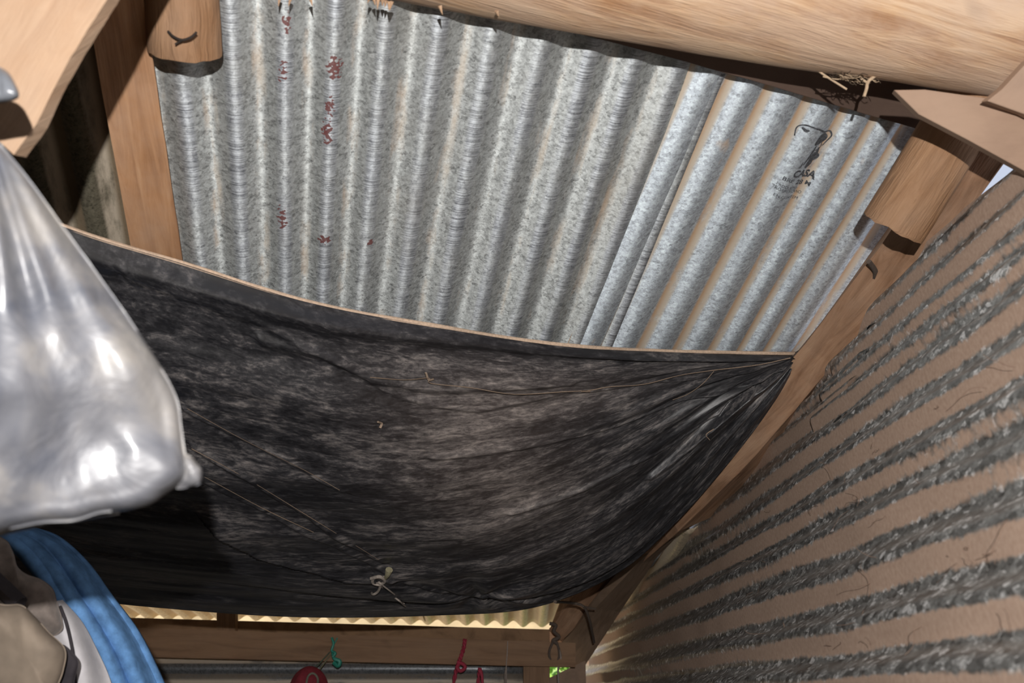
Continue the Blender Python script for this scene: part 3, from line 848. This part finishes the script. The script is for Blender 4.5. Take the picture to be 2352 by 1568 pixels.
OUT = [(-40, 300), (0, 330), (70, 415), (160, 540), (240, 650), (320, 765), (380, 860), (408, 920), (418, 985), (424, 1030), (430, 1065), (428, 1095), (408, 1115), (380, 1134), (345, 1158), (290, 1172),
       (230, 1178), (170, 1196), (100, 1200), (40, 1212), (-20, 1228), (-110, 1235), (-210, 1200), (-290, 1090), (-310, 950), (-290, 800), (-240, 640), (-170, 450), (-110, 330)]
def bag_cr(x, y):
    # long drawn folds falling from the tied top
    a = math.atan2(x+60, y-200)
    k = .004*math.sin(a*38+1.2)*max(0, min(1, (1000-y)/350)) + .006*math.sin(a*17)*max(0, min(1, (1050-y)/500))
    k += .010*math.sin((y-700)*.012+x*.004)*max(0, min(1, (y-700)/200))
    return -k
pillow('corner', [(396, 1062), (415, 1044), (436, 1046), (452, 1064), (464, 1080), (460, 1110), (436, 1118), (408, 1122), (388, 1108)], .765, .010, m_bag, bag, wr=.004, wsc=60, nr=12, no=60)
tube('hem', [W(x, y, .755) for x, y in ((-120, 1246), (-40, 1232), (10, 1216), (60, 1204), (110, 1190), (160, 1188), (215, 1176), (270, 1168))], .0048, m_bag, bag, 8, 6, wob=.3)
pillow('film', OUT, .75, .055, m_bag, bag, wr=.022, wsc=7, creases=bag_cr, zfun=lambda x, y: .74+(x-100)*.00012-(y-700)*.00004)

# grey lump and clip on the board at the far left
m_lump = plain('grey_film_dark', (.16, .17, .19), .3, scale=20, spec=.8, bmp=.8)
lump = empty('grey_plastic_scrap', 'small wad of grey plastic on the pale board at the left edge', 'plastic scrap')
pillow('wad', [(-60, 150), (-10, 152), (18, 165), (34, 190), (44, 215), (38, 228), (8, 236), (-60, 238)], .83, .016, m_lump, lump, wr=.006, wsc=30, nr=14, no=80)

# ---- clothes at the lower left
def drape(name, Lp, Rp, m, parent, bumpf, nu=60, nv=90, th=.004):
    V = []; U = []; Fc = []
    for i in range(nv+1):
        v = i/nv; a = cr_path(Lp, v); b = cr_path(Rp, v); A, B = W(*a), W(*b)
        tow = (CAM-(A+B)/2).normalized()
        for j in range(nu+1):
            u = j/nu; P = A.lerp(B, u); V.append(P+tow*bumpf(u, v)); U.append((u*(B-A).length, v*.8))
    for i in range(nv):
        for j in range(nu):
            a = i*(nu+1)+j; Fc.append((a, a+1, a+nu+2, a+nu+1))
    o = link_mesh(name, V, Fc, m, parent, U); return solid(o, th, 0)
m_blue = plain('blue_terry', (.13, .28, .54), .95, scale=45, var=.35, spec=.1, sheen=0, bmp=1.0)
tow_ = empty('blue_towel', 'folded blue towel hanging at the lower left corner', 'towel')
Lp = [(-60, 1215, 1.488), (20, 1248, 1.513), (75, 1305, 1.513), (118, 1370, 1.513), (160, 1440, 1.513), (205, 1520, 1.513), (250, 1640, 1.513)]
Rp = [(60, 1215, 1.586), (130, 1238, 1.598), (195, 1295, 1.598), (250, 1370, 1.598), (310, 1450, 1.598), (352, 1530, 1.598), (400, 1640, 1.598)]
def blue_b(u, v):
    env = math.sin(math.pi*min(max(u, 0), 1))**.6
    return .020*env+.016*abs(math.sin(u*math.pi*2.1+.3))*env+.005*math.sin(u*19+v*2)+.003*fbm((u*2, v*5, 0), 1)
drape('terry_cloth', Lp, Rp, m_blue, tow_, blue_b, th=.012)
m_brown = plain('brown_grey_knit', (.20, .165, .145), .9, scale=90, sheen=.2)
sw = empty('brown_garment', 'dull brown-grey garment hanging left of the blue towel', 'garment')
pillow('fabric', [(-120, 1200), (0, 1232), (28, 1262), (40, 1300), (62, 1318), (95, 1330), (122, 1352), (132, 1385), (142, 1420), (140, 1450), (90, 1470), (-20, 1460), (-120, 1430)], 1.42, .035, m_brown, sw, wr=.02, wsc=9, nr=24, no=160)
m_white = plain('white_cotton', (.60, .58, .60), .9, scale=40, var=.12)
wc = empty('white_cloth', 'off-white cloth hanging between the brown garment and the blue towel', 'cloth')
drape('fabric', [(75, 1395, 1.415), (95, 1440, 1.415), (130, 1500, 1.415), (150, 1560, 1.415), (160, 1640, 1.415)], [(140, 1380, 1.488), (185, 1430, 1.488), (218, 1490, 1.488), (250, 1560, 1.488), (270, 1640, 1.488)], m_white, wc,
      lambda u, v: .012*math.sin(math.pi*u)+.006*math.sin(u*9+v*5), th=.006)
m_hem = plain('dark_hem', (.035, .03, .035), .9)
tube('hem', [W(x, y, z) for x, y, z in ((138, 1392, 1.440), (152, 1430, 1.427), (164, 1480, 1.421), (170, 1520, 1.415), (176, 1600, 1.415))], .0022, m_hem, wc)
m_tanb = plain('tan_canvas', (.27, .215, .165), .8, scale=14, var=.3)
tb = empty('tan_bag', 'tan canvas bundle with a dark side at the bottom left corner', 'bundle')
pillow('canvas', [(-120, 1360), (0, 1386), (48, 1388), (80, 1415), (112, 1450), (150, 1490), (146, 1540), (128, 1590), (110, 1660), (-120, 1660)], 1.30, .055, m_tanb, tb, wr=.012, wsc=8, nr=24, no=160)
tube('strap', [W(x, y, z) for x, y, z in ((-60, 1290, 1.33), (0, 1345, 1.32), (45, 1388, 1.31))], .012, m_hem, tb)['label'] = 'black strap'
pillow('side_panel', [(142, 1480), (168, 1498), (180, 1520), (172, 1560), (160, 1620), (108, 1640), (125, 1570), (138, 1520)], 1.35, .012, m_hem, tb, wr=.003, nr=10, no=60)['label'] = 'dark side panel'

# ------------------------------------------------------------------ cords on the far rails
m_green = plain('green_twine', (.02, .22, .16), .5, scale=200, spec=.6)
m_red = plain('red_rope', (.34, .03, .06), .7, scale=300)
m_gstr = plain('grey_string', (.30, .25, .22), .9, scale=200)
YS = Y1-.012
ys = lambda x, y, o=0: on_y(x, y, YS-o)
gt = empty('green_twine', 'green twine knotted over the lower rail', 'twine')
tube('knot', [ys(762, 1464), ys(766, 1478, .004), ys(762, 1494, .008), ys(770, 1500, .01), ys(764, 1508, .01)], .0045, m_green, gt, wob=.4)
tube('tail', [ys(765, 1498), ys(768, 1512, .006), ys(780, 1518, .006), ys(776, 1528, .004), ys(766, 1520, .004)], .0065, m_green, gt, wob=.5)
tube('twine_end', [ys(775, 1464), ys(770, 1474), ys(765, 1482)], .002, m_green, gt)
hc = empty('slanting_twine', 'thin dark double cord slanting down from the green knot', 'cord')
tube('strand', [ys(758, 1497), ys(735, 1522), ys(716, 1542)], .0022, plain('cord_dark_green', (.07, .09, .06), .8), hc)
tube('strand', [ys(762, 1500), ys(742, 1526), ys(728, 1546)], .0022, plain('cord_olive', (.16, .15, .09), .8), hc)
def twisted(name, P, r, m, label, tail=None):
    root = empty(name, label, 'rope'); Q = smooth_path(P, 14); fr = frames(Q)
    for s in (0, math.pi):
        R = [p+(t[1]*math.cos(i*.55+s)+t[2]*math.sin(i*.55+s))*r*.55 for i, (p, t) in enumerate(zip(Q, fr))]
        tube('strand', R, r*.62, m, root, 6, 1)
    return root
r1 = twisted('red_rope', [ys(1068, 1468), ys(1065, 1488, .005), ys(1058, 1510, .005), ys(1052, 1526, .005), ys(1046, 1548, .005), ys(1036, 1600, .005)], .0065, m_red, 'red rope with a knot hanging from the middle of the lower rail')
tube('knot', [ys(1050, 1520, .01), ys(1062, 1524, .012), ys(1068, 1532, .01), ys(1058, 1540, .012), ys(1050, 1532, .014), ys(1056, 1522, .01)], .006, m_red, r1, wob=.3)
r2 = twisted('red_rope', [ys(1102, 1534), ys(1100, 1550, .004), ys(1094, 1610, .004)], .0055, m_red, 'short red rope loop just right of the knotted red rope')
tube('strand', [ys(1103, 1536), ys(1107, 1552, .004), ys(1110, 1610, .004)], .0050, m_red, r2)
gs_ = empty('grey_string', 'thin pale string hanging straight down over the lower rail', 'string')
tube('strand', [ys(1166, 1472), ys(1165, 1500, .004), ys(1163, 1530, .004), ys(1164, 1600, .004)], .0018, m_gstr, gs_)
tube('strand', [ys(1163, 1530, .004), ys(1160, 1550, .004), ys(1161, 1600, .004)], .0018, m_gstr, gs_)
# lashing at the beam foot
la = empty('beam_lashing', 'dark cord lashed around the foot of the diagonal beam with loops hanging down', 'cord')
m_lash = plain('dark_dusty_cord', (.10, .075, .06), .9, scale=300)
lz = 3.30
lw = lambda x, y, z=lz: W(x, y, z)
tube('wrap', [lw(1262, 1432), lw(1276, 1436), lw(1272, 1450), lw(1284, 1462), lw(1270, 1470), lw(1280, 1478)], .006, m_lash, la, wob=.4)
tube('loop', [lw(1272, 1470), lw(1262, 1495), lw(1264, 1512), lw(1274, 1520), lw(1284, 1508), lw(1282, 1485), lw(1276, 1472)], .0042, m_lash, la, wob=.3)
tube('cord_end', [lw(1277, 1472), lw(1285, 1495), lw(1288, 1515), lw(1282, 1535), lw(1283, 1570)], .0035, m_gstr, la, wob=.3)
la2 = empty('cord_tie', 'grey cord looped from the tarp edge over the end of the beam', 'cord')
tube('strand', [W(1275, 1382, 2.44), W(1310, 1384, 2.95), W(1340, 1392, 2.98), W(1353, 1420, 3.02), W(1360, 1450, 3.10), W(1364, 1475, 3.2)], .0040, m_lash, la2, wob=.4)
tube('strand', [W(1340, 1392, 2.97), W(1355, 1396, 2.99), W(1368, 1398, 3.0)], .0028, m_lash, la2, wob=.4)
# twine along the rake beam to the tarp corner
tw = empty('tarp_twine', 'dark twine running from the tarp corner up along the diagonal beam', 'twine')
def rk_(x, y, o=.012):
    f = (815-y)/(815-580); return W(x, y, 2.13+(1.82-2.13)*f-o)
tube('strand', [rk_(1832, 818), rk_(1868, 792), rk_(1905, 758), rk_(1955, 712), rk_(2006, 684)], .0040, m_lash, tw, wob=.5)
tube('strand', [rk_(1996, 600), rk_(2010, 625), rk_(2004, 655), rk_(2010, 684)], .0045, m_lash, tw, wob=.5)
tube('strand', [rk_(2008, 684), rk_(2030, 674), rk_(2055, 664)], .0035, m_lash, tw, wob=.5)
tube('knot', [rk_(1822, 822), rk_(1836, 812), rk_(1842, 824), rk_(1828, 830), rk_(1824, 816)], .0055, m_lash, tw, wob=.6)

# red cap at the bottom edge
m_cap = plain('dark_red_cloth', (.20, .02, .03), .85, scale=60)
cap = empty('red_hat', 'dark red hat hanging from the slanting cord at the bottom edge', 'hat')
cc = on_y(708, 1600, Y1-.05)
V = []; Fc = []; n_ = 40; k_ = 14
for i in range(k_+1):
    a = math.pi/2*i/k_
    for j in range(n_):
        t = 2*math.pi*j/n_
        r = .066*math.cos(a)*(1+.05*math.cos(6*t)*math.sin(a*2))
        V.append(cc+Vector((r*math.cos(t), r*math.sin(t)*.8, 0.095*math.sin(a))))
for i in range(k_):
    for j in range(n_): Fc.append((i*n_+j, i*n_+(j+1) % n_, (i+1)*n_+(j+1) % n_, (i+1)*n_+j))
solid(link_mesh('crown', V, Fc, m_cap, cap), .002)
tube('button', [cc+Vector((0, 0, .086)), cc+Vector((0, 0, .094))], .006, m_cap, cap)
tube('brim', [cc+Vector((math.cos(t)*.085-.01, -.02-.07*math.sin(t), -.004)) for t in (0, .6, 1.2, 1.9, 2.5, 3.14)], .005, m_cap, cap)
tube('opening_band', [ys(703, 1572, .09), ys(708, 1552, .08), ys(720, 1546, .08), ys(730, 1558, .08), ys(728, 1580, .09)], .0035, plain('grey_green_band', (.16, .16, .12), .8), cap)

# ------------------------------------------------------------------ straw wisps on the log
m_straw = plain('dry_straw', (.52, .38, .25), .9, scale=300)
m_dstraw = plain('dark_straw', (.10, .07, .045), .9, scale=300)
nest = empty('straw_tuft', 'tuft of dry straw stuck under the big log', 'straw')
def stz(x, y, z=1.445): return W(x, y, z)
S = []
S.append(tube('s', [stz(1870, 156), stz(1905, 180), stz(1945, 205)], .0018, m_straw, None, 5, 4))
S.append(tube('s', [stz(1890, 176), stz(1925, 182), stz(1965, 176)], .0012, m_straw, None, 5, 4))
S.append(tube('s', [stz(2010, 174), stz(1994, 188), stz(1990, 205), stz(1984, 222)], .0028, m_straw, None, 6, 4, wob=.6))
S.append(tube('s', [stz(1992, 190), stz(1980, 182), stz(1974, 175)], .002, m_straw, None, 6, 4, wob=.6))
for i in range(70):
    x = random.gauss(1945, 30); y = 162+(x-1880)*.16+random.uniform(-6, 12); a = random.uniform(-.5, .9); L = random.uniform(10, 34)
    z = 1.445+random.uniform(-.02, .03)
    p0, p1 = stz(x, y, z), stz(x+L*math.cos(a), y+L*math.sin(a)*.6, z+random.uniform(-.02, .02))
    S.append(tube('s', [p0, p0.lerp(p1, .5)+Vector((0, 0, random.uniform(-.004, .004))), p1], .0006, random.choice((m_straw, m_dstraw)), None, 4, 3))
so = joined('straw', S, nest); so['kind'] = 'stuff'

# small wads of lint and hair on the tarp and the dusty wall: threads nobody could count
m_thread = plain('brown_thread', (.16, .10, .07), .9, scale=300)
S = []
for i in range(90):
    x = random.uniform(1420, 2340); y = random.uniform(600, 1550)
    if y < 2150-x*.62+110: continue
    p = on_plane(NW, x, y, .012); p = cam2w(p)
    ax = Vector((random.gauss(0, 1), random.gauss(0, 1), random.gauss(0, 1))).normalized(); L = random.uniform(.006, .03)
    r2_ = [p]
    for s in range(4):
        ax = (ax+Vector((random.gauss(0, .6), random.gauss(0, .6), random.gauss(0, .6)))).normalized()
        nx_ = r2_[-1]+ax*L/2; r2_.append(nx_)
    S.append(tube('s', r2_, .00035, m_thread, None, 3, 3))
th = joined('cobweb_thread', S, wall_right); th['kind'] = 'stuff'
# dust-laden cobweb strands across the tarp, and threads drawn as light on its creases
S = []
m_web_light = plain('web_and_crease_light', (.30, .22, .16), .95, scale=300)
def tstrand(P, r, l=.012):
    S.append(tube('s', [tp2(x, y, l) for x, y in P], r, m_web_light, None, 4, 5, wob=.8))
def tp2(x, y, lift): return W(x, y, z_at(x, y)-lift)
tstrand([(850, 866), (930, 872), (985, 868), (990, 880), (1080, 890), (1180, 905), (1290, 900), (1355, 896), (1400, 888), (1480, 882), (1560, 862), (1640, 850), (1740, 838), (1815, 822)], .0010)
tstrand([(1640, 852), (1615, 880), (1580, 905), (1545, 918)], .0006)
for P_ in (((430, 938), (560, 1010), (700, 1080), (780, 1125)), ((440, 1030), (560, 1095), (700, 1180), (870, 1285)), ((470, 1095), (600, 1165), (720, 1222))):
    tstrand(P_, .0006, .009)  # crease threads: caught light and dust painted as pale lines
tstrand([(978, 856), (984, 872), (996, 870)], .0022)
tstrand([(1335, 898), (1355, 899)], .002)
tstrand([(1630, 1010), (1622, 998), (1640, 985)], .0009)
tstrand([(868, 968), (876, 972), (872, 982)], .002)
wb = joined('cobweb_crease_light', S, tarp); wb['kind'] = 'stuff'

# ------------------------------------------------------------------ black stamp on the bluish sheet
m_ink, nt, b_ = mat('faded_black_ink')
inkn = noise_(nt, obc(nt), 260, 3, .6)
ln(nt, ramp(nt, inkn, [(.35, (.03, .03, .035)), (.70, (.16, .17, .19))]), b_.inputs['Base Color']); b_.inputs['Roughness'].default_value = .6
ex0, dx0 = re_(1793, 455), rd_(1793, 455)
esgn = -1 if re_(1900, 300) < re_(1800, 300) else 1
def onsheet(x, y):               # stamp coordinates in metres: x to the right, y up along the ridges
    ee = ex0+esgn*x; dd = dx0-y
    h = .0062*math.cos(2*math.pi*ph_r(ee))+.004+.0009+.0012*fbm((ee*3, dd*3, .004*50), 2)
    return cam2w(R0+RE*(ee+lapw(ee, dd))+RD*dd-RN*h)
def ink(name, bmf):
    bm = bmesh.new(); bmf(bm)
    bmesh.ops.triangulate(bm, faces=bm.faces)
    for _ in range(3):
        le = [e for e in bm.edges if e.calc_length() > .004]
        if le: bmesh.ops.subdivide_edges(bm, edges=le, cuts=1); bmesh.ops.triangulate(bm, faces=bm.faces)
    for v in bm.verts: v.co = onsheet(v.co.x, v.co.y)
    me = bpy.data.meshes.new(name); bm.to_mesh(me); bm.free(); me.materials.append(m_ink)
    o = bpy.data.objects.new(name, me); COL.objects.link(o); o.parent = right_sheet; return o
def st(x, y): return Vector((esgn*(re_(x, y)-ex0), dx0-rd_(x, y), 0))   # stamp coordinates of a spot on the sheet
def textbm(bm, s, A, B, hs=1.15, bold=0.0):
    cu = bpy.data.curves.new('t', 'FONT'); cu.body = s; cu.size = 1; cu.offset = bold; cu.resolution_u = 3
    to = bpy.data.objects.new('t', cu); COL.objects.link(to)
    dg = bpy.context.evaluated_depsgraph_get(); me = bpy.data.meshes.new_from_object(to.evaluated_get(dg))
    w0 = max(v.co.x for v in me.vertices); a, b = st(*A), st(*B); sc_ = (b-a).length/w0*hs
    nb = len(bm.verts); bm.from_mesh(me); bm.verts.ensure_lookup_table()
    for v in bm.verts[nb:]: v.co = a+(b-a)*(v.co.x/w0)+Vector((0, 1, 0))*v.co.y*sc_
    bpy.data.objects.remove(to); bpy.data.curves.remove(cu); bpy.data.meshes.remove(me)
def words_(bm):
    textbm(bm, 'CASA', (1818, 397), (1870, 409), 1.15, .04)
    textbm(bm, 'BRE', (1796, 405), (1820, 412), .8, .01); textbm(bm, '28', (1827, 418), (1843, 423), .9, .03); textbm(bm, 'M', (1849, 422), (1859, 425), .9, .04)
    textbm(bm, 'PRODUCTO', (1784, 417), (1831, 433), .9, .0)
    textbm(bm, 'TROAMERICANO', (1775, 425), (1840, 445), 1.15, .0)
    textbm(bm, 'EN GUATEM', (1776, 441), (1832, 458), .9, .0)
ink('stamp_lettering', words_)
def stroke(bm, pts, wd):
    P = [Vector((a, b, 0)) for a, b in pts]; P = smooth_path(P, 5); L = []; R = []
    for i, p in enumerate(P):
        t = (P[min(i+1, len(P)-1)]-P[max(i-1, 0)]).normalized(); n = Vector((-t.y, t.x, 0))
        ww = wd*(.6+.4*math.sin(math.pi*i/(len(P)-1)))
        L.append(bm.verts.new(p+n*ww/2)); R.append(bm.verts.new(p-n*ww/2))
    for i in range(len(P)-1): bm.faces.new((L[i], L[i+1], R[i+1], R[i]))
def blob(bm, cx, cy, rx, ry, rot=0, n=20):
    vs = []
    for k in range(n):
        a = 2*math.pi*k/n; q_ = 1+.12*math.sin(3*a+1)
        x, y = rx*q_*math.cos(a), ry*q_*math.sin(a)
        vs.append(bm.verts.new((cx+x*math.cos(rot)-y*math.sin(rot), cy+x*math.sin(rot)+y*math.cos(rot), 0)))
    bm.faces.new(vs)
def emblem(bm):
    c6 = lambda *P: [tuple(st(1650+x/5.2275, 200+y/5.2275)[:2]) for x, y in P]
    stroke(bm, c6((925, 580), (958, 478), (1060, 436), (1180, 456), (1235, 490), (1275, 525), (1345, 530), (1366, 585), (1310, 650), (1255, 705)), .0034)
    (ox, oy), = c6((1238, 612)); blob(bm, ox, oy, .0110, .0135, -.30)
    (ox, oy), = c6((1150, 832)); blob(bm, ox, oy, .0100, .0110, -.25)
    (ox, oy), = c6((1085, 905)); blob(bm, ox, oy, .0062, .0100, -.1)
    stroke(bm, c6((1250, 660), (1235, 715), (1180, 748), (1140, 735)), .0022)
    stroke(bm, c6((1010, 470), (1050, 495), (1085, 480)), .0055)
    stroke(bm, c6((1180, 690), (1130, 760), (1075, 830), (1010, 900)), .0050)
    stroke(bm, c6((1215, 720), (1190, 780), (1170, 820)), .0060)
    stroke(bm, c6((1010, 860), (985, 905), (960, 930)), .0030)
ink('stamp_emblem', emblem)
